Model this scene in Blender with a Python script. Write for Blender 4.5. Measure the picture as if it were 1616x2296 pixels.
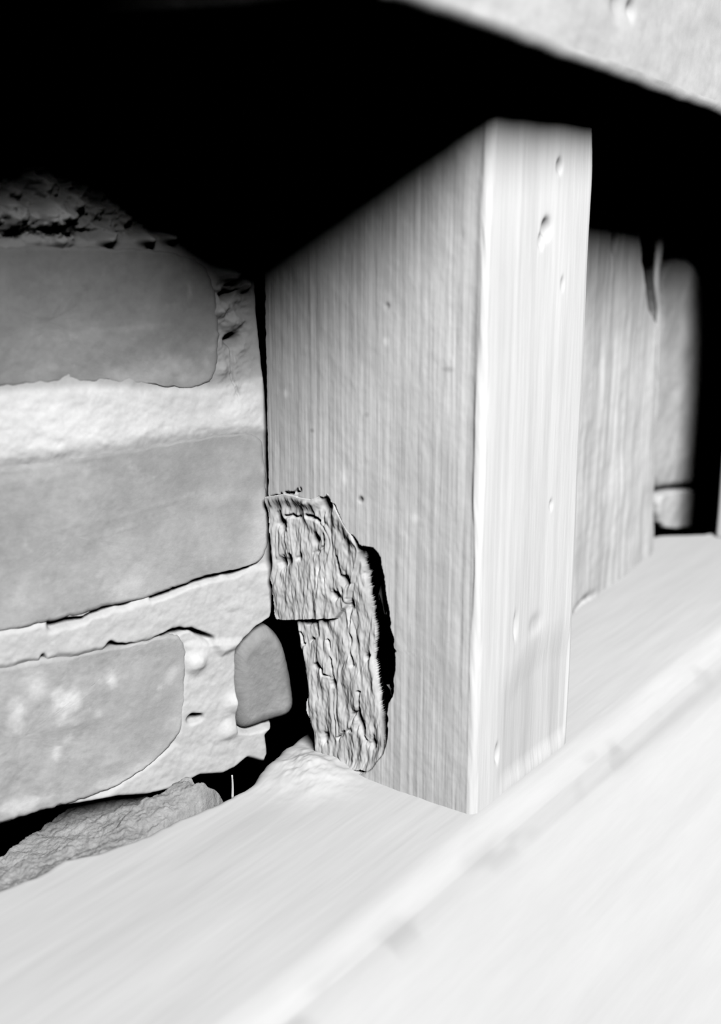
import bpy, math
import numpy as np
from mathutils import Matrix, Vector

for o in list(bpy.data.objects): bpy.data.objects.remove(o)
S = bpy.context.scene
COL = S.collection

# ------------------------------------------------------------------ camera
FPX = 2870.0
PITCH = math.atan(798 / FPX); YAW = math.radians(35.7)
cF = np.array([math.cos(YAW)*math.cos(PITCH), math.sin(YAW)*math.cos(PITCH), -math.sin(PITCH)])
cR = np.array([math.sin(YAW), -math.cos(YAW), 0.0])
cU = np.cross(cR, cF)
CAM = np.array([-0.46916669, -0.27225669, 0.29809898])
cam = bpy.data.cameras.new('camera'); camo = bpy.data.objects.new('camera', cam); COL.objects.link(camo)
m = Matrix.Identity(4)
for i in range(3):
    m[i][0] = cR[i]; m[i][1] = cU[i]; m[i][2] = -cF[i]; m[i][3] = CAM[i]
camo.matrix_world = m
cam.sensor_fit = 'VERTICAL'; cam.sensor_height = 36; cam.sensor_width = 36
cam.lens = FPX / 2296 * 36
cam.clip_start = 0.01
cam.dof.use_dof = True; cam.dof.focus_distance = 0.64; cam.dof.aperture_fstop = 6.3
S.camera = camo

# ------------------------------------------------------------------ world, lamp, exposure
W = bpy.data.worlds.new('world'); S.world = W; W.use_nodes = True
W.node_tree.nodes['Background'].inputs[0].default_value = (0, 0, 0, 1)
W.node_tree.nodes['Background'].inputs[1].default_value = 0.0
L = bpy.data.lights.new('flash_lamp', 'AREA'); L.shape = 'DISK'; L.size = 1.40; L.energy = 217.0
Lo = bpy.data.objects.new('flash_lamp', L); COL.objects.link(Lo)
LP = Vector((-1.55, -2.06, 2.33)); Lo.location = LP
Lo.rotation_euler = (Vector((0.05, 0.03, 0.10)) - LP).to_track_quat('-Z', 'Y').to_euler()
S.cycles.diffuse_bounces = 0   # the film keeps nothing of the bounced light
S.view_settings.view_transform = 'Standard'; S.view_settings.look = 'None'
S.view_settings.exposure = 0.0; S.view_settings.gamma = 1.0; S.view_settings.use_curve_mapping = False

# ------------------------------------------------------------------ maths helpers
def hit(x, y, n, c):
    n = np.asarray(n, float); r = cF + cR*(x-808)/FPX + cU*(1148-y)/FPX
    return CAM + r*((c - n@CAM)/(n@r))
def h3(i, j, k):
    n = (i*374761393 + j*668265263 + k*2147483647*0 + k*1274126177) & 0xffffffff
    n = ((n ^ (n >> 13))*1274126177) & 0xffffffff
    n = ((n ^ (n >> 16))*2246822519) & 0xffffffff
    return ((n ^ (n >> 15)) & 0xffff)/65535.0*2 - 1
def noise(x, y, seed=0):
    x = np.asarray(x, float); y = np.asarray(y, float)
    i = np.floor(x).astype(np.int64); j = np.floor(y).astype(np.int64)
    a = x-i; b = y-j; a = a*a*(3-2*a); b = b*b*(3-2*b)
    return ((h3(i, j, seed)*(1-a)+h3(i+1, j, seed)*a)*(1-b) + (h3(i, j+1, seed)*(1-a)+h3(i+1, j+1, seed)*a)*b)
def fbm(x, y, seed=0, oct=4, gain=.5):
    s = 0; g = 1; t = 0
    for k in range(oct):
        s = s + g*noise(x*2**k+7.3*k, y*2**k+3.1*k, seed+k); t += g; g *= gain
    return s/t
def sst(a, b, x):
    t = np.clip((x-a)/(b-a), 0, 1); return t*t*(3-2*t)
def sdpoly(U, V, P):
    """signed distance to polygon, positive inside"""
    P = np.asarray(P, float); d = np.full(U.shape, 1e9); ins = np.zeros(U.shape, bool)
    for k in range(len(P)):
        a = P[k]; b = P[(k+1) % len(P)]; e = b-a
        t = np.clip(((U-a[0])*e[0]+(V-a[1])*e[1])/(e@e+1e-18), 0, 1)
        d = np.minimum(d, np.hypot(U-a[0]-t*e[0], V-a[1]-t*e[1]))
        c = ((a[1] > V) != (b[1] > V))
        if abs(b[1]-a[1]) > 1e-12:
            ins ^= c & (U < (b[0]-a[0])*(V-a[1])/(b[1]-a[1])+a[0])
    return np.where(ins, d, -d)
def dline(U, V, P):
    d = np.full(U.shape, 1e9); P = np.asarray(P, float)
    for k in range(len(P)-1):
        a = P[k]; b = P[k+1]; e = b-a
        t = np.clip(((U-a[0])*e[0]+(V-a[1])*e[1])/(e@e+1e-18), 0, 1)
        d = np.minimum(d, np.hypot(U-a[0]-t*e[0], V-a[1]-t*e[1]))
    return d

class Plane:
    """a real plane in the place: origin, in-plane axes, outward normal"""
    def __init__(s, o, eu, ev):
        s.o = np.array(o, float); s.eu = np.array(eu, float); s.ev = np.array(ev, float); s.n = np.cross(s.eu, s.ev)
    def uv(s, pts):
        out = []
        for x, y in pts:
            p = hit(x, y, s.n, s.n@s.o) - s.o; out.append((p@s.eu, p@s.ev))
        return np.array(out)
    def at(s, u, v, h):
        u, v, h = np.broadcast_arrays(u, v, h)
        u = np.asarray(u)[..., None]; v = np.asarray(v)[..., None]; h = np.asarray(h)[..., None]
        return s.o + u*s.eu + v*s.ev + h*s.n

# ------------------------------------------------------------------ object helpers
def link(name, V, F, mat, parent=None, tone=None, smooth=True):
    me = bpy.data.meshes.new(name)
    V = np.asarray(V, float).reshape(-1, 3)
    me.from_pydata(V.tolist(), [], [tuple(int(i) for i in f) for f in F]) if not isinstance(F, np.ndarray) else me.from_pydata(V.tolist(), [], F.tolist())
    if tone is None: tone = np.ones(len(V))
    at = me.attributes.new('tone', 'FLOAT', 'POINT'); at.data.foreach_set('value', np.asarray(tone, np.float32).ravel())
    me.materials.append(mat)
    me.polygons.foreach_set('use_smooth', [smooth]*len(me.polygons))
    me.update()
    import bmesh
    bm = bmesh.new(); bm.from_mesh(me); bmesh.ops.recalc_face_normals(bm, faces=bm.faces); bm.to_mesh(me); bm.free()
    o = bpy.data.objects.new(name, me); COL.objects.link(o)
    if parent is not None: o.parent = parent
    return o
def tag(o, label=None, cat=None, group=None, kind=None):
    if label: o['label'] = label
    if cat: o['category'] = cat
    if group: o['group'] = group
    if kind: o['kind'] = kind
    return o
def quads(nr, nc, wrap=False):
    r = np.arange(nr-1)[:, None]; c = np.arange(nc if wrap else nc-1)[None, :]
    c2 = (c+1) % nc
    a = r*nc+c; b = r*nc+c2; d = (r+1)*nc+c; e = (r+1)*nc+c2
    return np.stack([a, b, e, d], -1).reshape(-1, 4)
def sheet(name, pl, u0, u1, v0, v1, res, hfn, maskfn, thick, mat, parent=None, tonefn=None, follow=False):
    """thick slab whose front is a height field cut to a mask; closed with sides and back"""
    nu = int((u1-u0)/res)+1; nv = int((v1-v0)/res)+1
    V, U = np.meshgrid(np.linspace(v0, v1, nv), np.linspace(u0, u1, nu), indexing='ij')
    H = hfn(U, V); M = maskfn(U, V)
    T = tonefn(U, V) if tonefn else np.ones(U.shape)
    Q = quads(nv, nu); ok = M.ravel()[Q].all(1); Q = Q[ok]
    n = nu*nv
    P = np.concatenate([pl.at(U, V, H).reshape(-1, 3), pl.at(U, V, H-thick if follow else np.full(U.shape, -thick)).reshape(-1, 3)])
    T = np.concatenate([T.ravel(), T.ravel()])
    E = np.concatenate([Q[:, [0, 1]], Q[:, [1, 2]], Q[:, [2, 3]], Q[:, [3, 0]]])
    key = np.sort(E, 1); k = key[:, 0]*n+key[:, 1]
    uq, idx, cnt = np.unique(k, return_index=True, return_counts=True)
    B = E[idx[cnt == 1]]
    side = np.stack([B[:, 1], B[:, 0], B[:, 0]+n, B[:, 1]+n], 1)
    F = np.concatenate([Q, Q[:, ::-1]+n, side])
    used = np.unique(F); remap = np.zeros(2*n, int); remap[used] = np.arange(len(used))
    return link(name, P[used], remap[F], mat, parent, T[used])
def slab(name, pl, outline, thick, edge, amp, nscale, mat, parent=None, seed=0, tonefn=None, hfn=None, jitter=.0006, rings=46, back_in=0.0, h0=0.0):
    """a worn block: dense rounded outline, rough face, full depth"""
    P = np.asarray(outline, float)
    # smooth + densify
    for _ in range(2):
        Qn = np.roll(P, -1, 0); P = np.stack([.75*P+.25*Qn, .25*P+.75*Qn], 1).reshape(-1, 2)
    seg = np.roll(P, -1, 0)-P; Ls = np.hypot(*seg.T); cum = np.concatenate([[0], np.cumsum(Ls)])
    N = 340; s = np.linspace(0, cum[-1], N, endpoint=False)
    PP = np.vstack([P, P[:1]])
    ou = np.interp(s, cum, PP[:, 0]); ov = np.interp(s, cum, PP[:, 1])
    ou = ou+jitter*fbm(ou*300, ov*300, seed+50, 3); ov = ov+jitter*fbm(ou*300+40, ov*300, seed+60, 3)
    c = np.array([ou.mean(), ov.mean()]); rad = np.hypot(ou-c[0], ov-c[1])
    V = []; T = []
    def ring(inset, h, t=None):
        k = (1-inset/rad) if t is None else t
        u = c[0]+(ou-c[0])*k; v = c[1]+(ov-c[1])*k
        nn = amp*fbm(u*nscale, v*nscale, seed, 5, .55)
        hh = h0+h+nn+(hfn(u, v) if hfn is not None and h > -edge*1.5 else 0)
        V.append(pl.at(u, v, hh)); T.append(tonefn(u, v) if tonefn else np.ones(N))
    ring(back_in, -thick)
    ring(0, -edge*1.6); ring(0, -edge)
    for a in (20, 40, 60, 80, 90):
        a = math.radians(a); ring(edge*(1-math.cos(a)), -edge*(1-math.sin(a)))
    e = 1-edge/rad
    for i in range(1, rings): ring(0, 0, e*(1-i/rings)**.8 if True else None)
    nr = len(V); VV = np.concatenate(V); TT = np.concatenate(T)
    F = quads(nr, N, True).tolist()
    ci = len(VV); cc = pl.at(c[0], c[1], h0+(hfn(c[0:1], c[1:2])[0] if hfn is not None else 0))
    VV = np.vstack([VV, cc]); TT = np.append(TT, 1 if not tonefn else tonefn(c[0:1], c[1:2])[0])
    b = (nr-1)*N
    F += [(b+i, b+(i+1) % N, ci) for i in range(N)]
    F.append(tuple(range(N))[::-1])
    return link(name, VV, F, mat, parent, TT)
def sweep(name, sections, mat, parent=None, tone=None):
    """closed loops stacked along an axis: sections (levels, points, 3)"""
    nl, n, _ = sections.shape
    F = quads(nl, n, True).tolist(); F.append(tuple(range(n))[::-1]); F.append(tuple(range((nl-1)*n, nl*n)))
    return link(name, sections.reshape(-1, 3), F, mat, parent, None if tone is None else tone.ravel())

# ------------------------------------------------------------------ materials
def material(name, base, scale=(1, 1, 1), nscale=60, var=.12, bump=.25, bdist=.0006, bscale=350, rough=.9, spots=0.0, streak=None):
    M = bpy.data.materials.new(name); M.use_nodes = True; t = M.node_tree; N = t.nodes; K = t.links
    b = N['Principled BSDF']; b.inputs['Roughness'].default_value = rough
    b.inputs['Specular IOR Level'].default_value = 0
    tc = N.new('ShaderNodeTexCoord'); mp = N.new('ShaderNodeMapping'); mp.inputs['Scale'].default_value = scale
    K.new(tc.outputs['Object'], mp.inputs['Vector'])
    def nz(sc, det=5, ro=.6):
        n = N.new('ShaderNodeTexNoise'); n.inputs['Scale'].default_value = sc; n.inputs['Detail'].default_value = det
        n.inputs['Roughness'].default_value = ro; K.new(mp.outputs[0], n.inputs['Vector']); return n
    def rng(sock, a, c, d, e):
        r = N.new('ShaderNodeMapRange'); r.inputs[1].default_value = a; r.inputs[2].default_value = c
        r.inputs[3].default_value = d; r.inputs[4].default_value = e; K.new(sock, r.inputs[0]); return r.outputs[0]
    def mul(x, y):
        q = N.new('ShaderNodeMath'); q.operation = 'MULTIPLY'; K.new(x, q.inputs[0]); K.new(y, q.inputs[1]); return q.outputs[0]
    v = rng(nz(nscale).outputs[0], .3, .7, 1-var, 1+var)
    v = mul(v, rng(nz(nscale*7).outputs[0], .3, .7, 1-var*.5, 1+var*.5))
    if spots:
        v = mul(v, rng(nz(nscale*2.3, 3).outputs[0], .62, .72, 1, 1+spots))
    at = N.new('ShaderNodeAttribute'); at.attribute_name = 'tone'
    v = mul(v, at.outputs['Fac'])
    q = N.new('ShaderNodeMath'); q.operation = 'MULTIPLY'; q.inputs[1].default_value = base; q.use_clamp = True
    K.new(v, q.inputs[0])
    cc = N.new('ShaderNodeCombineColor')
    for i in range(3): K.new(q.outputs[0], cc.inputs[i])
    K.new(cc.outputs[0], b.inputs['Base Color'])
    bp = N.new('ShaderNodeBump'); bp.inputs['Strength'].default_value = bump; bp.inputs['Distance'].default_value = bdist
    K.new(nz(bscale, 6, .65).outputs[0], bp.inputs['Height']); K.new(bp.outputs[0], b.inputs['Normal'])
    return M
M_post = material('weathered_post_wood', .74, (1, 1, .05), 130, .08, .35, .0006, 420)
M_rot = material('rotten_wood', .55, (1, 1, .22), 150, .12, .3, .0007, 300)
M_sill = material('weathered_sill_wood', .58, (.10, 1, 1), 70, .03, .15, .0005, 150)
M_beam = material('pale_beam_wood', .62, (1, 1, 1), 22, .07, .3, .0006, 120)
M_board = material('grey_board_wood', .72, (1, 1, .10), 60, .10, .6, .0012, 180)
M_brick = material('worn_brick', .38, (1, 1, 1), 40, .14, .35, .0006, 450, spots=.12)
M_mortar = material('lime_mortar', .52, (1, 1, 1), 90, .07, .25, .0005, 300)
M_rubble = material('crumbled_mortar', .34, (1, 1, 1), 160, .2, .8, .0012, 420)
M_stone = material('far_block', .78, (1, 1, 1), 40, .10, .3, .0006, 200)

# ------------------------------------------------------------------ sill beam
bk = np.array([hit(x, y, (0, 0, 1), 0)[:2] for x, y in [(-60, 2010), (25, 1979), (72, 1961), (134, 1926), (212, 1909), (295, 1879), (390, 1834), (473, 1801), (557, 1762), (613, 1723)]])
def yback(X):
    y = np.interp(X, np.r_[bk[:, 0], .05, .44, .485, .51, .56], np.r_[bk[:, 1], .125, .135, .116, .088, .074]); return y
def make_sill():
    X = np.concatenate([np.linspace(-.55, -.2, 60)[:-1], np.linspace(-.2, .35, 460)[:-1], np.linspace(.35, 1.6, 260)])
    nt = 210; sec = []; tn = []
    pts = []
    # parametrised profile: s along top back->front, then the front face
    for s in np.linspace(0, 1, 6)[:-1]: pts.append((0, 'b', s))
    for a in np.linspace(0, 90, 7)[:-1]: pts.append((0, 'rb', a))
    for s in np.linspace(0, 1, nt)[:-1]: pts.append((0, 't', s))
    for a in np.linspace(0, 43, 18)[:-1]: pts.append((0, 'rf', a))
    for s in np.linspace(0, 1, 200): pts.append((0, 'f', s))
    n = len(pts); A = np.zeros((len(X), n, 3)); TT = np.ones((len(X), n))
    YB = yback(X)+.0012*fbm(X*120, X*0, 3); YF = -.0255+.0006*fbm(X*9, X*0, 9)
    rb = .005; rf = .026+.0004*noise(X*9, X*0, 5)
    for j, (_, k, s) in enumerate(pts):
        if k == 'b': y = YB; z = -.32+s*(.32-rb)+0*X; nz = 0; ny = 1
        elif k == 'rb':
            a = math.radians(s); y = YB-rb+rb*math.cos(a); z = -rb+rb*math.sin(a)+0*X; nz = math.sin(a); ny = math.cos(a)
        elif k == 't': y = (YB-rb)*(1-s)+(YF+rf)*s; z = 0*X; nz = 1; ny = 0
        elif k == 'rf':
            a = math.radians(s); y = YF+rf-rf*math.sin(a); z = -rf+rf*math.cos(a); nz = math.cos(a); ny = -math.sin(a)
        else: y = YF+rf-rf*math.sin(math.radians(43))-.30*s; z = -rf+rf*math.cos(math.radians(43))-.30*s*math.tan(math.radians(43)); nz = .7; ny = -.7
        q = y+z
        d = .0007*fbm(X*9, q*22, 20, 3)+.00012*fbm(X*16, q*200, 30, 3)
        if k in ('t', 'rb', 'rf'):
            # worn hollow and swelling by the foot of the post
            d = d+.0022*np.exp(-(((X-.0)/.035)**2+((y-.115)/.02)**2))*sst(-.03, 0, X*0+y)
            d = d+(.0070+.0018*fbm(X*160, y*160, 33, 4))*np.exp(-(((X+.010)/.022)**2+((y-.088)/.022)**2))
            d = d-.001*np.exp(-((y-.02)/.03)**2)*sst(.0, -.1, X)
        if k in ('f', 'rf'):
            wp = X*1.6+.7*fbm(X*2.5, q*7, 40, 2)
            d = d+(.0012*fbm(wp, q*45, 41, 3)+.0003*fbm(wp*2, q*200, 43, 2))*(s/43 if k == 'rf' else 1)
            d = d-.0*sst(.0, .6, fbm(X*60, q*60, 46, 2))*math.exp(-max(0, (s if k == 'f' else 0)*24))
        A[:, j, 0] = X; A[:, j, 1] = y+ny*d; A[:, j, 2] = z+nz*d
        arr = np.exp(-((q+.026)/.010)**2)  # sill tone lifted rightwards, cut at arris and front, to even out the light
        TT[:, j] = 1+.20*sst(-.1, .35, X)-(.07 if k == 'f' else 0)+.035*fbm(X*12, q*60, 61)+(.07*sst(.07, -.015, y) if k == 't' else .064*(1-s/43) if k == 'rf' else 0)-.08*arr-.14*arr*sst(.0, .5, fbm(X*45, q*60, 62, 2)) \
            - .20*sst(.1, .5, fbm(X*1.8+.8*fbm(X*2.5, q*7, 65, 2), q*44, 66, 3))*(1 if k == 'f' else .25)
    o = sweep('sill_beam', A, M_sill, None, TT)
    tag(o, 'long pale weathered timber sill beam lying under the post, running off lower right', 'beam')
    return o
make_sill()

# ------------------------------------------------------------------ post
PR = Plane((0, 0, 0), (0, -1, 0), (0, 0, 1))      # return face, normal -X : u=-Y, v=Z
PF = Plane((0, 0, 0), (1, 0, 0), (0, 0, 1))       # front face, normal -Y
assert PR.n[0] < 0 and PF.n[1] < 0, (PR.n, PF.n)
leftpx = [(600, 1040), (600, 1110), (604, 1200), (608, 1300), (612, 1382), (648, 1398), (656, 1440), (670, 1480), (672, 1520), (680, 1560), (676, 1600), (688, 1640), (695, 1690), (700, 1720)]
LB = PR.uv(leftpx)
def ybk(z): return np.interp(z, LB[::-1, 1], -LB[::-1, 0])
cav = PR.uv([(590, 1120), (640, 1112), (700, 1124), (733, 1112), (752, 1150), (776, 1195), (806, 1222), (850, 1236), (858, 1320), (874, 1400), (884, 1480), (880, 1550), (868, 1600), (866, 1650), (862, 1690), (820, 1735), (690, 1740), (560, 1700), (560, 1120)])
nicks = PR.uv([(608, 1118), (640, 1108), (660, 1106), (672, 1098)])
mark = PR.uv([(622, 1128), (628, 1112), (664, 1126)])
fiss = PR.uv([(798, 1270), (826, 1238), (852, 1234), (858, 1320), (874, 1400), (884, 1480), (880, 1550), (868, 1600), (866, 1650), (862, 1700), (826, 1700), (828, 1620), (812, 1520), (806, 1440), (800, 1360)])
def ret_h(u, v):
    d = sdpoly(u, v, cav)+.0008*fbm(u*400, v*180, 5, 3)+.0016*fbm(u*140, v*120, 7, 2)
    h = -.045*sst(-.0004, .0016, d)
    g = .00022*fbm(u*420, v*9, 71, 3)+.0005*fbm(u*50, v*6, 72, 2)+.0003*fbm(u*130, v*90, 73)
    h = h+g
    for p, r, dp in [((808, 1120), 4, .0010), ((868, 686), 4, .0005)]:
        q = PR.uv([p])[0]; h = h-dp*np.exp(-(((u-q[0])/(r*.0003))**2+((v-q[1])/(r*.0003))**2))
    for ln in (nicks, mark):
        h = h-.004*np.exp(-(dline(u, v, ln)/.0008)**2)*sst(-.3, .2, noise(u*700, v*700, 8))
    # shallow bruise left of the arris
    return h
def stk(x, y, z): return np.stack(np.broadcast_arrays(x, y, z), -1)
def make_post():
    zz = np.concatenate([np.linspace(-.0008, .33, 560), np.linspace(.335, .42, 12)])
    W = .0985
    nb, n1, n2, n3 = 24, 270, 120, 40
    prof = []
    TT = []
    Z = zz
    YB = ybk(Z)+.0005*fbm(Z*300, Z*0, 15)
    rad = .0032+.0010*noise(Z*25, Z*0, 4); r2 = .006
    # front left arris: slight taper of the head, rounded right shoulder as in the photograph
    XL = .0030*sst(.27, .33, Z)
    XR = W - .0045*sst(.285, .33, Z)+.001*noise(Z*20, Z*0, 6)+.0012*sst(.2, 0, Z)
    A = []
    rs = [(PR.uv([p])[0], a*.00026, b*.00026, t) for p, a, b, t in [((808, 1120), 6, 5, .6), ((1005, 828), 12, 5, .3), ((868, 686), 5, 7, .3), ((822, 930), 6, 5, .25), ((700, 965), 5, 4, .3), ((640, 883), 5, 9, -.35), ((866, 765), 6, 8, -.3), ((770, 1070), 8, 16, -.3), ((930, 1163), 9, 9, -.2), ((1020, 860), 36, 110, -.10), ((700, 1080), 40, 30, .10)]]
    for s in np.linspace(0, 1, n1)[:-1]:                     # return face, back -> front
        y = YB*(1-s)+rad*s; h = ret_h(-y, Z)
        h = h-.0006*np.exp(-((y-.0065)/.0026)**2)*sst(.12, .16, Z)
        A.append(stk(*[XL*sst(.02, 0, y)-h, y, Z]))
        t = .88+.05*fbm(y*300, Z*8, 80, 3)+.05*fbm(y*40, Z*30, 82, 3)
        for c, a, b, tn in rs: t = t-tn*np.exp(-((((-y)-c[0])/a)**2+((Z-c[1])/b)**2)**1.4)
        TT.append(t)
    for a in np.linspace(0, 90, 12)[:-1]:
        a = math.radians(a)
        h = .0004*fbm(Z*60+a, Z*0+a, 90, 3)
        A.append(stk(*[XL+rad-rad*math.cos(a)-h*math.cos(a), rad-rad*math.sin(a)-h*math.sin(a), Z])); TT.append(np.ones(len(Z)))
    dots = [((1253, 372), 7, 12, .002, .45), ((1226, 512), 11, 16, .0035, .5), ((1214, 540), 6, 12, .002, .35), ((1260, 636), 4, 12, .001, .25), ((1236, 1132), 4, 10, .001, .15),
            ((1113, 1690), 5, 18, .002, .25), ((1155, 1405), 5, 25, .0014, .12), ((1200, 1400), 18, 20, .0008, .06), ((1290, 1370), 4, 60, .001, .08)]
    dd = [(PF.uv([p])[0], a*.00032, b*.00025, dp, tn) for p, a, b, dp, tn in dots]
    for s in np.linspace(0, 1, n2)[:-1]:
        x = (XL+rad)*(1-s)+(XR-r2)*s
        h = .00015*fbm(x*300, Z*7, 101, 3)+.0006*fbm(x*45, Z*6, 102, 2); t = 1.02+.04*fbm(x*200, Z*8, 103, 3)+.02*fbm(x*40, Z*30, 107)
        for c, a, b, dp, tn in dd:
            g = np.exp(-(((x-c[0])/a)**2+((Z-c[1])/b)**2)**1.3); h = h-dp*g; t = t-tn*g
        wet = sst(.075, .05, Z+.008*noise(x*60, Z*0, 3))*sst(.02, .035, x)*sst(.0, .012, Z)
        t = t-.09*wet*(1+.6*noise(x*220, Z*10, 4)); h = h-.0012*wet
        A.append(stk(*[x, -h, Z])); TT.append(t)
    for a in np.linspace(0, 90, 12)[:-1]:
        a = math.radians(a); A.append(stk(*[XR-r2+r2*math.sin(a), r2-r2*math.cos(a), Z])); TT.append(np.ones(len(Z)))
    for s in np.linspace(0, 1, n3)[:-1]:
        A.append(stk(*[XR+.0004*fbm(Z*9, Z*0+s*30, 7), r2*(1-s)+(YB-.002)*s, Z])); TT.append(np.ones(len(Z)))
    for s in np.linspace(0, 1, nb)[:-1]:
        A.append(stk(*[XR*(1-s)+.002*s, YB+0*Z, Z])); TT.append(np.ones(len(Z)))
    A = np.stack(A, 1); TT = np.stack(TT, 1)
    return sweep('timber_post', A, M_post, None, TT)
post = make_post()
tag(post, 'upright square weathered timber post with rotten foot, standing on the sill beam', 'post')

# rotten filling of the cavity, a part of its own
rfree = PR.uv([(806, 1262), (808, 1300), (816, 1380), (828, 1430), (824, 1480), (836, 1540), (842, 1590), (852, 1640), (858, 1760)])
lfree = PR.uv([(606, 1400), (650, 1400), (670, 1490), (680, 1560), (686, 1640), (704, 1760)])
rotP = PR.uv([(596, 1108), (640, 1100), (700, 1112), (732, 1098), (762, 1140), (784, 1190), (815, 1218), (806, 1262), (808, 1300), (816, 1380), (828, 1430), (824, 1480), (836, 1540), (840, 1590), (852, 1640), (862, 1735), (702, 1722), (686, 1640), (678, 1590), (682, 1550), (670, 1500), (660, 1440), (650, 1402), (614, 1388), (606, 1300), (604, 1200)])
rholes = [((730, 1132), 12), ((632, 1185), 8), ((622, 1165), 6), ((768, 1302), 7), ((745, 1338), 6), ((772, 1360), 5), ((630, 1265), 7), ((645, 1258), 5), ((706, 1212), 6), ((668, 1250), 4), ((790, 1610), 8), ((800, 1635), 7), ((808, 1478), 4), ((700, 1500), 4), ((735, 1535), 4), ((825, 1670), 5), ((715, 1660), 6), ((815, 1290), 7), ((822, 1330), 6)]
rh = [(PR.uv([p])[0], r*.00028) for p, r in rholes]
rlines = [PR.uv(l) for l in ([(655, 1408), (668, 1400), (700, 1402), (702, 1440)], [(662, 1410), (672, 1450), (690, 1440)], [(770, 1370), (772, 1440), (776, 1500)], [(725, 1440), (732, 1500), (740, 1540)],
                             [(722, 1145), (724, 1230), (700, 1240)], [(700, 1490), (716, 1520), (740, 1530)], [(795, 1560), (790, 1620), (815, 1680)], [(640, 1160), (690, 1155), (712, 1170)], [(750, 1250), (760, 1330)], [(745, 1660), (775, 1640), (785, 1600)])]
step = PR.uv([(560, 1100), (760, 1100), (800, 1240), (770, 1360), (745, 1392), (560, 1396)])
def rot_h(u, v):
    d = np.minimum(dline(u, v, rfree), dline(u, v, lfree)); dc = sdpoly(u, v, cav)
    nf = sst(-.001, .0018, dc)
    h = -.0012-.0026*sst(-.0005, .006, dc)-.0015*np.clip(1-d/.0026, 0, 1)**2+nf*.0016*fbm(u*170, v*50, 200, 4, .6)+.0006*fbm(u*420, v*160, 210, 3)*nf
    h = h+.0028*sst(-.0004, .0008, sdpoly(u, v, step))             # upper crust stands prouder
    h = h+nf*.0010*np.abs(noise(u*260+noise(u*90, v*60, 3)*2, v*40, 220))
    yy = PR.uv([(800, 1240), (690, 1240)]); w = sst(yy[1, 0], yy[0, 0], u)
    h = h-.0015*w*sst(.04, .09, v)
    un = u+.0016*fbm(u*300, v*200, 251, 3); vn = v+.0020*fbm(u*250, v*250, 252, 3)
    for c, r in rh:
        h = h-.0045*np.exp(-(((un-c[0])/r)**2+((vn-c[1])/(1.5*r))**2))
    un = u+.0012*fbm(u*300, v*200, 251, 3); vn = v+.0016*fbm(u*250, v*250, 252, 3)
    for k, l in enumerate(rlines): h = h-.0022*sst(-.5, .4, noise(u*300, v*200, 260+k))*np.exp(-(dline(un, vn, l)/.0007)**2)
    return h
def rot_t(u, v):
    c = PR.uv([(712, 1300)])[0]
    return 1+.32*np.exp(-(((u-c[0])/.005)**2+((v-c[1])/.009)**2)**2)+.12*fbm(u*120, v*60, 230)
uv0 = rotP.min(0)-.002; uv1 = rotP.max(0)+.002
rot = sheet('decayed_wood', PR, uv0[0], uv1[0], max(uv0[1], .0), uv1[1], .00030, rot_h,
            lambda u, v: (sdpoly(u, v, rotP)+.0008*fbm(u*260, v*200, 240, 3) > 0) & (sdpoly(u, v, cav) > -.0012), .0035, M_rot, post, rot_t, True)
rot['label'] = 'crumbling fibrous rotten wood in the foot of the post'

# loose fibres standing in the black fissure
def fibre(name, pl, pts, w, h, mat, parent, seed=0):
    P = pl.uv(pts); n = 40; s = np.linspace(0, len(P)-1, n)
    cu = np.interp(s, range(len(P)), P[:, 0]); cv = np.interp(s, range(len(P)), P[:, 1])
    t = np.linspace(0, 1, n); ww = w*(.35+.65*np.sin(np.pi*np.clip(t*.9+.06, 0, 1)))*(1+.3*noise(t*9, t*0, seed))
    A = []
    for k in range(10):
        a = 2*math.pi*k/10
        A.append(pl.at(cu+ww*math.cos(a), cv, h+.5*w*math.sin(a)+.0006*noise(t*6, t*0+k*.2, seed+3)))
    return sweep(name, np.stack(A, 1), mat, parent)
for i, (pts, w, h) in enumerate([([(826, 1262), (834, 1300), (826, 1345), (838, 1390)], .0010, -.010), ([(848, 1290), (856, 1350), (852, 1385)], .0012, -.006), ([(812, 1262), (822, 1320), (818, 1360)], .0008, -.012),
                                 ([(836, 1345), (846, 1372), (832, 1400)], .0012, -.012), ([(852, 1560), (850, 1600), (856, 1650)], .0012, -.012), ([(846, 1548), (858, 1566), (862, 1600)], .0012, -.009)]):
    f = fibre('wood_fibre', PR, pts, w, h, M_rot, post, i)

# ------------------------------------------------------------------ brick infill wall on the left
tb = YAW-math.radians(54.6); eu = np.array([math.cos(tb), math.sin(tb), 0])
B0 = np.array([-0.0003, 0.1253, 0.0])
PB = Plane(B0, eu, (0, 0, 1))
bA = PB.uv([(-400, 562), (150, 546), (300, 556), (400, 566), (470, 590), (492, 680), (495, 760), (490, 830), (474, 868), (400, 872), (300, 862), (200, 858), (-400, 905)])
bB = PB.uv([(-400, 1110), (60, 1040), (200, 1014), (330, 1000), (470, 976), (590, 966), (598, 1040), (602, 1110), (608, 1180), (606, 1240), (575, 1272), (520, 1280), (430, 1306), (330, 1348), (250, 1360), (150, 1392), (-400, 1500)])
bC = PB.uv([(-400, 1560), (100, 1478), (240, 1455), (350, 1432), (400, 1420), (424, 1450), (418, 1540), (420, 1600), (400, 1660), (330, 1725), (240, 1780), (120, 1815), (-400, 1960)])
bD = PB.uv([(540, 1452), (575, 1415), (606, 1402), (636, 1430), (655, 1480), (668, 1560), (666, 1604), (620, 1622), (565, 1642), (540, 1640), (532, 1560), (532, 1490)])
bTop = PB.uv([(-400, 60), (200, 70), (420, 90), (540, 110), (546, 300), (536, 400), (380, 395), (200, 385), (-400, 385)])
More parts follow.
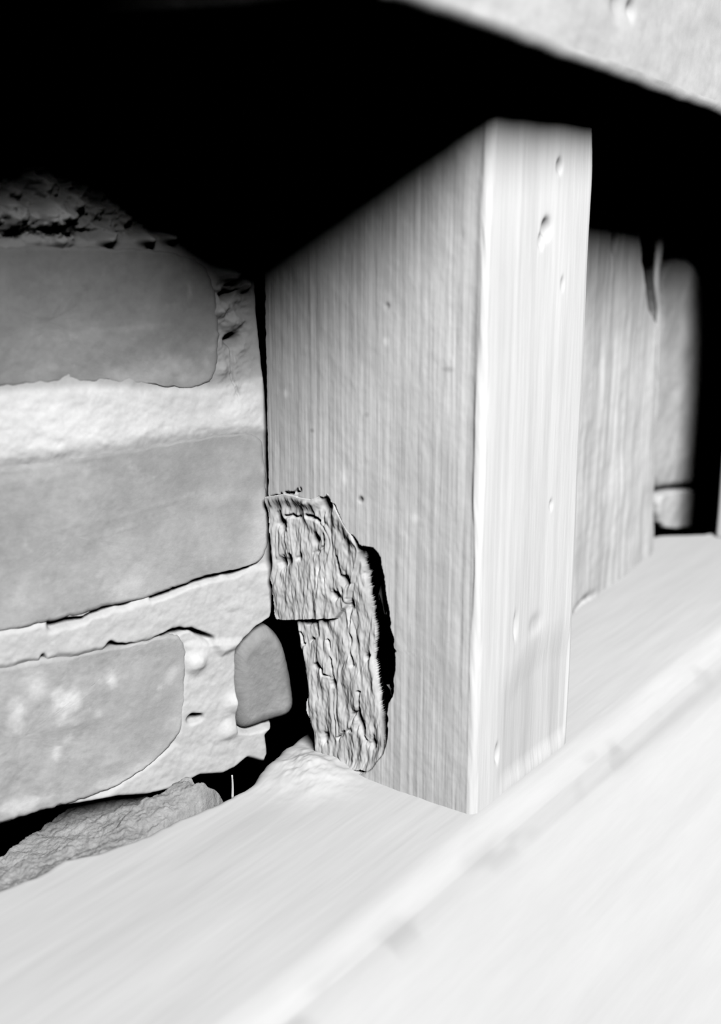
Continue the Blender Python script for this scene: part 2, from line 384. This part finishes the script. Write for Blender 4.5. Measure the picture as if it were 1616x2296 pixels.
wallout = PB.uv([(-430, 1985), (30, 1852), (120, 1822), (200, 1806), (270, 1794), (330, 1790), (400, 1772), (450, 1745), (500, 1742), (530, 1728), (556, 1706), (596, 1716), (606, 1690), (602, 1650), (622, 1626), (672, 1598),
                 (664, 1530), (650, 1470), (628, 1420), (612, 1392), (616, 1372), (620, 1290), (618, 1180), (612, 1080), (610, 960), (602, 850), (588, 700), (580, 580), (584, 500), (580, 60), (-430, 60)])
cr1 = PB.uv([(120, 1402), (190, 1388), (262, 1352), (315, 1352), (370, 1332), (430, 1310), (480, 1292), (560, 1274)])
cr2 = PB.uv([(100, 1478), (150, 1470), (200, 1468), (250, 1448), (290, 1452), (350, 1434), (385, 1420), (430, 1414), (475, 1436)])
cr3 = PB.uv([(524, 775), (524, 850), (538, 890)])
cr4 = PB.uv([(480, 748), (505, 760), (520, 770)])
cr5 = PB.uv([(485, 658), (500, 662), (522, 660), (530, 650)])
mh = [(PB.uv([p])[0], r*.00022) for p, r in [((526, 764), 13), ((511, 664), 10), ((432, 1612), 8), ((446, 1610), 6)]]
bl = [(PB.uv([p])[0], r*.00022, hh, t) for p, r, hh, t in [((440, 1485), 26, .003, .35), ((530, 1575), 30, .003, .3), ((510, 1640), 24, .002, .3), ((30, 485), 34, .016, .5), ((120, 490), 46, .022, .55), ((110, 418), 22, .008, .1),
     ((512, 612), 26, .010, .3), ((545, 640), 16, .006, .1), ((505, 560), 14, .008, .1), ((548, 575), 14, .010, .0), ((528, 720), 18, .004, .1), ((495, 700), 14, .004, .1), ((515, 680), 18, .002, .2), ((500, 830), 18, .002, .18), ((535, 930), 40, .0015, .12), ((150, 940), 160, .001, .18), ((230, 920), 120, .001, .14), ((60, 930), 90, .001, .1),
     ((350, 1470), 9, .0004, .3), ((280, 440), 40, .006, -.1), ((583, 496), 9, .016, .4), ((380, 528), 16, .009, .1), ((440, 515), 18, .010, .1), ((240, 530), 20, .009, .05), ((330, 532), 16, .009, .1), ((560, 1720), 16, .0, 0)]]
ytop = PB.uv([(0, 540), (580, 560)])
def mor_h(u, v):
    d = sdpoly(u, v, wallout)
    h = -.0016+.0006*fbm(u*70, v*90, 300, 3)+.0003*fbm(u*330, v*330, 310, 3)
    # smeared level bed, hollow joint under brick B
    bed2 = PB.uv([(-440, 1500), (150, 1396), (330, 1356), (430, 1316), (610, 1270), (620, 1380), (540, 1440), (500, 1460), (430, 1405), (300, 1440), (100, 1474), (-440, 1566)])
    bed1 = PB.uv([(-440, 906), (200, 862), (300, 866), (480, 872), (600, 840), (610, 970), (470, 972), (200, 1008), (-440, 1096)])
    h = h+.0014*sst(-.005, .005, sdpoly(u, v, bed1)+.0012*fbm(u*160, v*160, 303, 3))
    h = h+.0018*sst(-.003, .001, sdpoly(u, v, bed2)+.001*fbm(u*120, v*120, 304, 3))
    low = PB.uv([(424, 1450), (540, 1440), (540, 1640), (672, 1600), (600, 1730), (330, 1800), (30, 1860), (240, 1785), (400, 1670)])
    h = h+.0016*sst(-.003, .001, sdpoly(u, v, low)+.001*fbm(u*120, v*120, 305, 3))
    for c, r, hh, t in bl:
        h = h+hh*np.exp(-((np.hypot(u-c[0], (v-c[1])*1.25)/r)**2.6)*(1+.5*fbm(u*150, v*150, 320, 3)))
    for c, r in mh: h = h-.009*np.exp(-((u-c[0])**2*.6+(v-c[1])**2)/r**2)
    for l, w, dp in ((cr1, .0011, .008), (cr2, .0010, .008), (cr3, .0004, .002), (cr4, .0005, .003), (cr5, .0006, .004)):
        ww = w*(.35+.65*np.clip(1+fbm(u*120, v*60, 330, 3)*2.2, 0.05, 3)); dp = dp*sst(-.45, .15, noise(u*90+5, v*40, 335))
        h = h-dp*np.exp(-(dline(u, v, l)/ww)**2)
    dreg = PB.uv([(528, 1446), (575, 1404), (606, 1384), (646, 1400), (700, 1560), (690, 1612), (620, 1630), (560, 1648), (532, 1644), (528, 1560)])
    h = h-.011*sst(-.0006, .0030, sdpoly(u, v, dreg)+.0005*noise(u*300, v*300, 9))
    # crumbled top course: rough broken mortar
    tz = PB.uv([(0, 545)])[0, 1]
    top = sst(tz-.002, tz+.004, v)
    h = h+top*(-.008+.011*fbm(u*150, v*190, 340, 5, .65)+.006*np.abs(fbm(u*90, v*120, 350, 3)))
    q = PB.uv([(520, 520)])[0]
    h = h+sst(.014, .004, np.abs(u-q[0]+.001))*sst(tz-.1, tz-.02, v)*(.0025*fbm(u*260, v*260, 360, 4, .6))
    r = .0035; e = np.clip(1-d/r, 0, 1)
    h = h-.006*e**2.2
    return h
def mor_t(u, v):
    t = 1+.05*fbm(u*60, v*60, 370)
    bed1 = PB.uv([(-440, 900), (200, 856), (300, 862), (480, 860), (596, 840), (597, 966), (470, 974), (200, 1012), (-440, 1100)])
    t = t+.62*sst(-.001, .004, sdpoly(u, v, bed1))
    for c, r, hh, tt in bl: t = t+tt*.6*np.exp(-((u-c[0])**2+(v-c[1])**2)/r**2)
    return t
mn = wallout.min(0); mx = wallout.max(0)
wall = sheet('wall_left', PB, mn[0], mx[0], mn[1], mx[1], .00062, mor_h,
             lambda u, v: sdpoly(u, v, wallout)+.0007*fbm(u*300, v*300, 380, 3) > 0, .035, M_mortar, None, mor_t)
tag(wall, None, None, None, 'structure')

def spots_t(lst, seed):
    L_ = [(PB.uv([p])[0], a*.00022, b*.00022, t) for p, a, b, t in lst]
    def f(u, v):
        t = 1+.05*fbm(u*50, v*50, seed)
        for c, a, b, tt in L_:
            r = np.hypot((u-c[0])/a, (v-c[1])/b)*(1+.55*fbm(u*220, v*220, seed+3, 3)); t = t+tt*np.exp(-r**3)
        return t
    return f
def scr(lst, dp, w):
    ls = [PB.uv(l) for l in lst]
    def f(u, v):
        h = 0
        for l in ls: h = h+dp*np.exp(-(dline(u, v, l)/w)**2)
        return h
    return f
slab('brick', PB, bA, .03, .0030, .0011, 60, M_brick, wall, 400, spots_t([((170, 740), 60, 30, .10), ((330, 840), 110, 28, .35), ((440, 840), 60, 40, .2), ((426, 655), 6, 18, .45), ((300, 735), 80, 6, .14), ((80, 835), 25, 14, .15)], 401), None, .0012)
slab('brick', PB, bB, .03, .0034, .0009, 50, M_brick, wall, 410, spots_t([((100, 1060), 120, 14, .25), ((280, 1320), 50, 26, .25), ((590, 1200), 34, 130, .32), ((520, 1110), 90, 16, .12), ((130, 1385), 30, 10, .3), ((40, 1120), 40, 30, .08)], 411),
     scr([[(100, 1198), (180, 1174), (260, 1164), (330, 1140), (480, 1100)], [(190, 1215), (300, 1180)]], .00012, .0010), .0008)
slab('brick', PB, bC, .03, .0028, .0012, 60, M_brick, wall, 420, spots_t([((155, 1575), 34, 34, .6), ((80, 1530), 26, 40, .35), ((40, 1600), 18, 26, .5), ((252, 1525), 14, 20, .5), ((125, 1692), 12, 14, .5), ((155, 1655), 12, 12, .35), ((385, 1510), 16, 14, .3), ((358, 1542), 8, 8, .3),
     ((135, 1620), 14, 10, .3), ((220, 1600), 12, 10, .2), ((60, 1800), 60, 14, .4), ((250, 1755), 60, 12, .4), ((330, 1715), 50, 12, .2)], 421), None, .0010)
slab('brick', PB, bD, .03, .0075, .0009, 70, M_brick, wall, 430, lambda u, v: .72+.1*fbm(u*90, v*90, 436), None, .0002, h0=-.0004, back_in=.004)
slab('brick', PB, bTop, .03, .0030, .0012, 60, M_brick, wall, 440, None, None, .0010, h0=-.004)

# rubble spilled in the gap under the bricks
PT = Plane((0, 0, 0), (1, 0, 0), (0, 1, 0))
rz = PT.uv([(-60, 2015), (40, 1985), (60, 1930), (120, 1880), (250, 1830), (300, 1795), (400, 1775), (440, 1770), (500, 1748), (540, 1745), (520, 1800), (400, 1850), (200, 1925), (60, 2000)])
def rub_h(u, v):
    edge = yback(u); k = v-edge
    ridge = np.interp(u, [-.17, -.145, -.12, -.10, -.07, -.05, -.03, -.01], [-.012, -.010, -.007, -.004, .001, .005, .001, -.004])
    h = -.004+(ridge+.004)*sst(-.002, .016, k)+.0022*fbm(u*190, v*190, 500, 5, .65)
    h = h-.022*sst(-.058, -.036, u+.004*noise(v*200, u*200, 8))
    h = h-.02*sst(.022, .034, k+.004*noise(u*120, v*0, 5))
    return h
rub = sheet('mortar_rubble', PT, -.27, .0, .118, .19, .0006, rub_h, lambda u, v: (v > yback(u)-.004) & (sst(0, 1, u*0) == 0), .06, M_rubble)
tag(rub, 'grey crumbled mortar debris in the dark gap beneath the bricks', 'debris', None, 'stuff')
def small_stick():
    p = hit(521, 1790, (0, 1, 0), .1275); q = hit(520, 1738, (0, 1, 0), .1275); n = 10; A = []
    for t in np.linspace(0, 1, n):
        c = p*(1-t)+q*t+np.array([.0003*math.sin(3*t), 0, 0]); r = .0007*(1-.4*t)
        A.append([[c[0]+r*math.cos(a), c[1]+r*math.sin(a), c[2]] for a in np.linspace(0, 2*math.pi, 8, endpoint=False)])
    return sweep('wood_splinter', np.array(A), M_rot)
tag(small_stick(), 'tiny pale splinter standing upright in the gap below the bricks', 'splinter')

# ------------------------------------------------------------------ recessed board right of the post
a0 = np.array([.2844, .0855, 0]); a1 = np.array([.4499, .1015, 0]); e2 = (a1-a0)/np.linalg.norm(a1-a0)
P2 = Plane(a0, e2, (0, 0, 1))
re2 = P2.uv([(1436, 380), (1442, 480), (1448, 560), (1455, 640), (1462, 690), (1478, 730), (1484, 780), (1484, 860), (1472, 1000), (1470, 1100), (1470, 1235)])
def make_board():
    Z = np.linspace(-.0008, .36, 420)
    XR = np.interp(Z, re2[::-1, 1], re2[::-1, 0])+.001*fbm(Z*90, Z*0, 7); A = []; T = []
    kn = P2.uv([(1378, 545)])[0]
    split = P2.uv([(1452, 560), (1458, 640), (1462, 700)])
    for s in np.linspace(0, 1, 190)[:-1]:
        x = -.16*(1-s)+XR*s; h = .0016*fbm(x*70, Z*6, 601, 3)+.0012*fbm(x*160, Z*12, 602, 3)+.0014*fbm(x*30, Z*30, 605)
        g = np.exp(-(((x-kn[0])/.005)**2+((Z-kn[1])/.006)**2)**1.3)
        h = h-.004*g-.006*sst(.008, 0, XR-x)
        h = h-.004*np.exp(-((x-np.interp(Z, [0, .02], [.005, .02]))/.02)**2)*np.exp(-((Z-.002)/.004)**2)
        t = 1-.4*g+.07*fbm(x*50, Z*40, 603)-.22*sst(.12, .27, Z)*sst(-.1, .5, fbm(x*70, Z*5, 604, 3))
        A.append(P2.at(x, Z, h)); T.append(t)
    for s in np.linspace(0, 1, 14)[:-1]:
        A.append(P2.at(XR, Z, -.006-.03*s)); T.append(np.ones(len(Z)))
    for s in np.linspace(0, 1, 10):
        A.append(P2.at(XR*(1-s)-.16*s, Z, -.036+0*Z)); T.append(np.ones(len(Z)))
    return sweep('upright_board', np.stack(A, 1), M_board, None, np.stack(T, 1))
board = make_board()
tag(board, 'wide upright wooden board with split edge, recessed right of the post', 'board')
sp = fibre('splinter', P2, [(1486, 470), (1492, 520), (1484, 580), (1482, 640), (1488, 700), (1484, 790), (1480, 860)], .0042, -.004, M_board, board, 4)
sp['label'] = 'long pale splinter peeling off the right edge of the board'
fibre('splinter', P2, [(1498, 490), (1502, 540), (1494, 590), (1484, 640)], .0026, -.006, M_board, board, 6)

# ------------------------------------------------------------------ far recess: blocks of the right infill
P3 = Plane((0, .128, 0), (1, 0, 0), (0, 0, 1))
fb = P3.uv([(1484, 560), (1576, 590), (1588, 700), (1600, 860), (1606, 1000), (1606, 1082), (1540, 1090), (1440, 1104), (1440, 800), (1486, 760)])
fs = P3.uv([(1466, 1120), (1480, 1104), (1560, 1096), (1618, 1097), (1616, 1130), (1608, 1166), (1550, 1180), (1500, 1186), (1470, 1180)])
back = Plane((0, .215, 0), (1, 0, 0), (0, 0, 1))
wr = sheet('wall_right', back, .30, .50, -.02, .30, .006, lambda u, v: .004*fbm(u*30, v*30, 700), lambda u, v: u < 9, .03, M_mortar)
tag(wr, None, None, None, 'structure')
o = slab('stone_block', P3, fb, .092, .008, .0016, 40, M_stone, wr, 710, lambda u, v: .80+.08*fbm(u*30, v*50, 711), None, .001)
o = slab('stone_block', P3, fs, .092, .0035, .0012, 60, M_stone, wr, 720, lambda u, v: .85+.1*fbm(u*30, v*50, 721), None, .001, h0=.004)
o['label'] = 'small rounded pale block'

# second post at the right edge of the frame
def box_post():
    Z = np.linspace(-.0008, .37, 160); c = hit(1606, 1204, (0, 0, 1), 0)
    x0, y1 = c[0], c[1]; x1 = x0+.10; y0 = y1-.085; r = .004; A = []
    loop = []
    for s in np.linspace(0, 1, 50): loop.append((x0, y1*(1-s)+(y0+r)*s, -1, 0))
    for a in np.linspace(0, 90, 8)[1:]:
        a = math.radians(a); loop.append((x0+r-r*math.cos(a), y0+r-r*math.sin(a), -math.cos(a), -math.sin(a)))
    for s in np.linspace(0, 1, 50)[1:]: loop.append((x0+r+(x1-x0-r)*s, y0, 0, -1))
    for s in np.linspace(0, 1, 20)[1:]: loop.append((x1, y0*(1-s)+y1*s, 1, 0))
    for s in np.linspace(0, 1, 20)[1:-1]: loop.append((x1*(1-s)+x0*s, y1, 0, 1))
    for k, (x, y, nx, ny) in enumerate(loop):
        d = .0008*fbm((x-y)*200+Z*0, Z*8, 800, 3)
        A.append(stk(*[x+nx*d, y+ny*d, Z]))
    return sweep('timber_post', np.stack(A, 1), M_post)
o = box_post(); tag(o, 'grey timber post cut off by the right edge of the frame', 'post')

# ------------------------------------------------------------------ overhanging beam, top right
def make_beam():
    e0 = np.array([-0.13607, -0.04454, 0.34237]); e1 = np.array([0.19271, -0.02294, 0.31782])
    d = (e1-e0)/np.linalg.norm(e1-e0); yv = np.array([-d[1], d[0], 0]); yv /= np.linalg.norm(yv); zv = np.cross(d, yv)
    if zv[2] < 0: zv = -zv
    X = np.concatenate([np.linspace(-.35, .0, 140)[:-1], np.linspace(.0, .5, 260)[:-1], np.linspace(.5, 1.6, 120)])
    H = .30; D = .17; r = .006; A = []; T = []
    kn = [((1385, 4), .006, .30), ((1415, 20), .0035, .15), ((1330, 70), .010, .05), ((1490, 210), .012, .05)]
    PBm = Plane(e0, d, zv); sgn = 1 if PBm.n[1] < 0 else -1
    kk = []
    for p, rr, t in kn:
        q = hit(*p, PBm.n, PBm.n@e0)-e0; kk.append((q@d, q@zv, rr, t))
    def P(x, a, b, off): return e0+x[:, None]*d+(a*1.0)[:, None]*yv+(b*1.0)[:, None]*zv
    w = .0007*fbm(X*22, X*0, 900, 3)+.0003*noise(X*70, X*0, 901)+.064*np.clip((.001-X)/.086, 0, 1)  # wavy edge; unseen left part raised to let light reach the bricks
    for s in np.linspace(1, 0, 150):
        b = w+r+(H-r)*s**1.6; h = .0008*fbm(X*20, b*40, 905, 4)+.0004*fbm(X*90, b*110, 906, 3); t = 1+.05*fbm(X*28, b*45, 907, 4)
        for ku, kv, rr, tt in kk:
            g = np.exp(-((X-ku)**2+(b-kv)**2)/rr**2); h = h-.003*g*(tt > .1); t = t-tt*g
        A.append(P(X, -h, b, 0)); T.append(t)
    for a in np.linspace(0, 90, 10)[1:]:
        a = math.radians(a); A.append(P(X, r-r*math.cos(a)+0*X, w+r-r*math.sin(a), 0)); T.append(1+0*X)
    for s in np.linspace(0, 1, 24)[1:]:
        A.append(P(X, r+(D-r)*s+0*X, w+.0008*fbm(X*30, X*0+s*6, 911), 0)); T.append(1+0*X)
    for s in np.linspace(0, 1, 10)[1:]: A.append(P(X, D+0*X, w*(1-s)+H*s, 0)); T.append(1+0*X)
    for s in np.linspace(0, 1, 10)[1:-1]: A.append(P(X, D*(1-s)+0*X, H+0*X, 0)); T.append(1+0*X)
    return sweep('overhanging_beam', np.stack(A, 1), M_beam, None, np.stack(T, 1))
bm_ = make_beam(); tag(bm_, 'thick pale timber beam jutting overhead across the top right corner', 'beam')
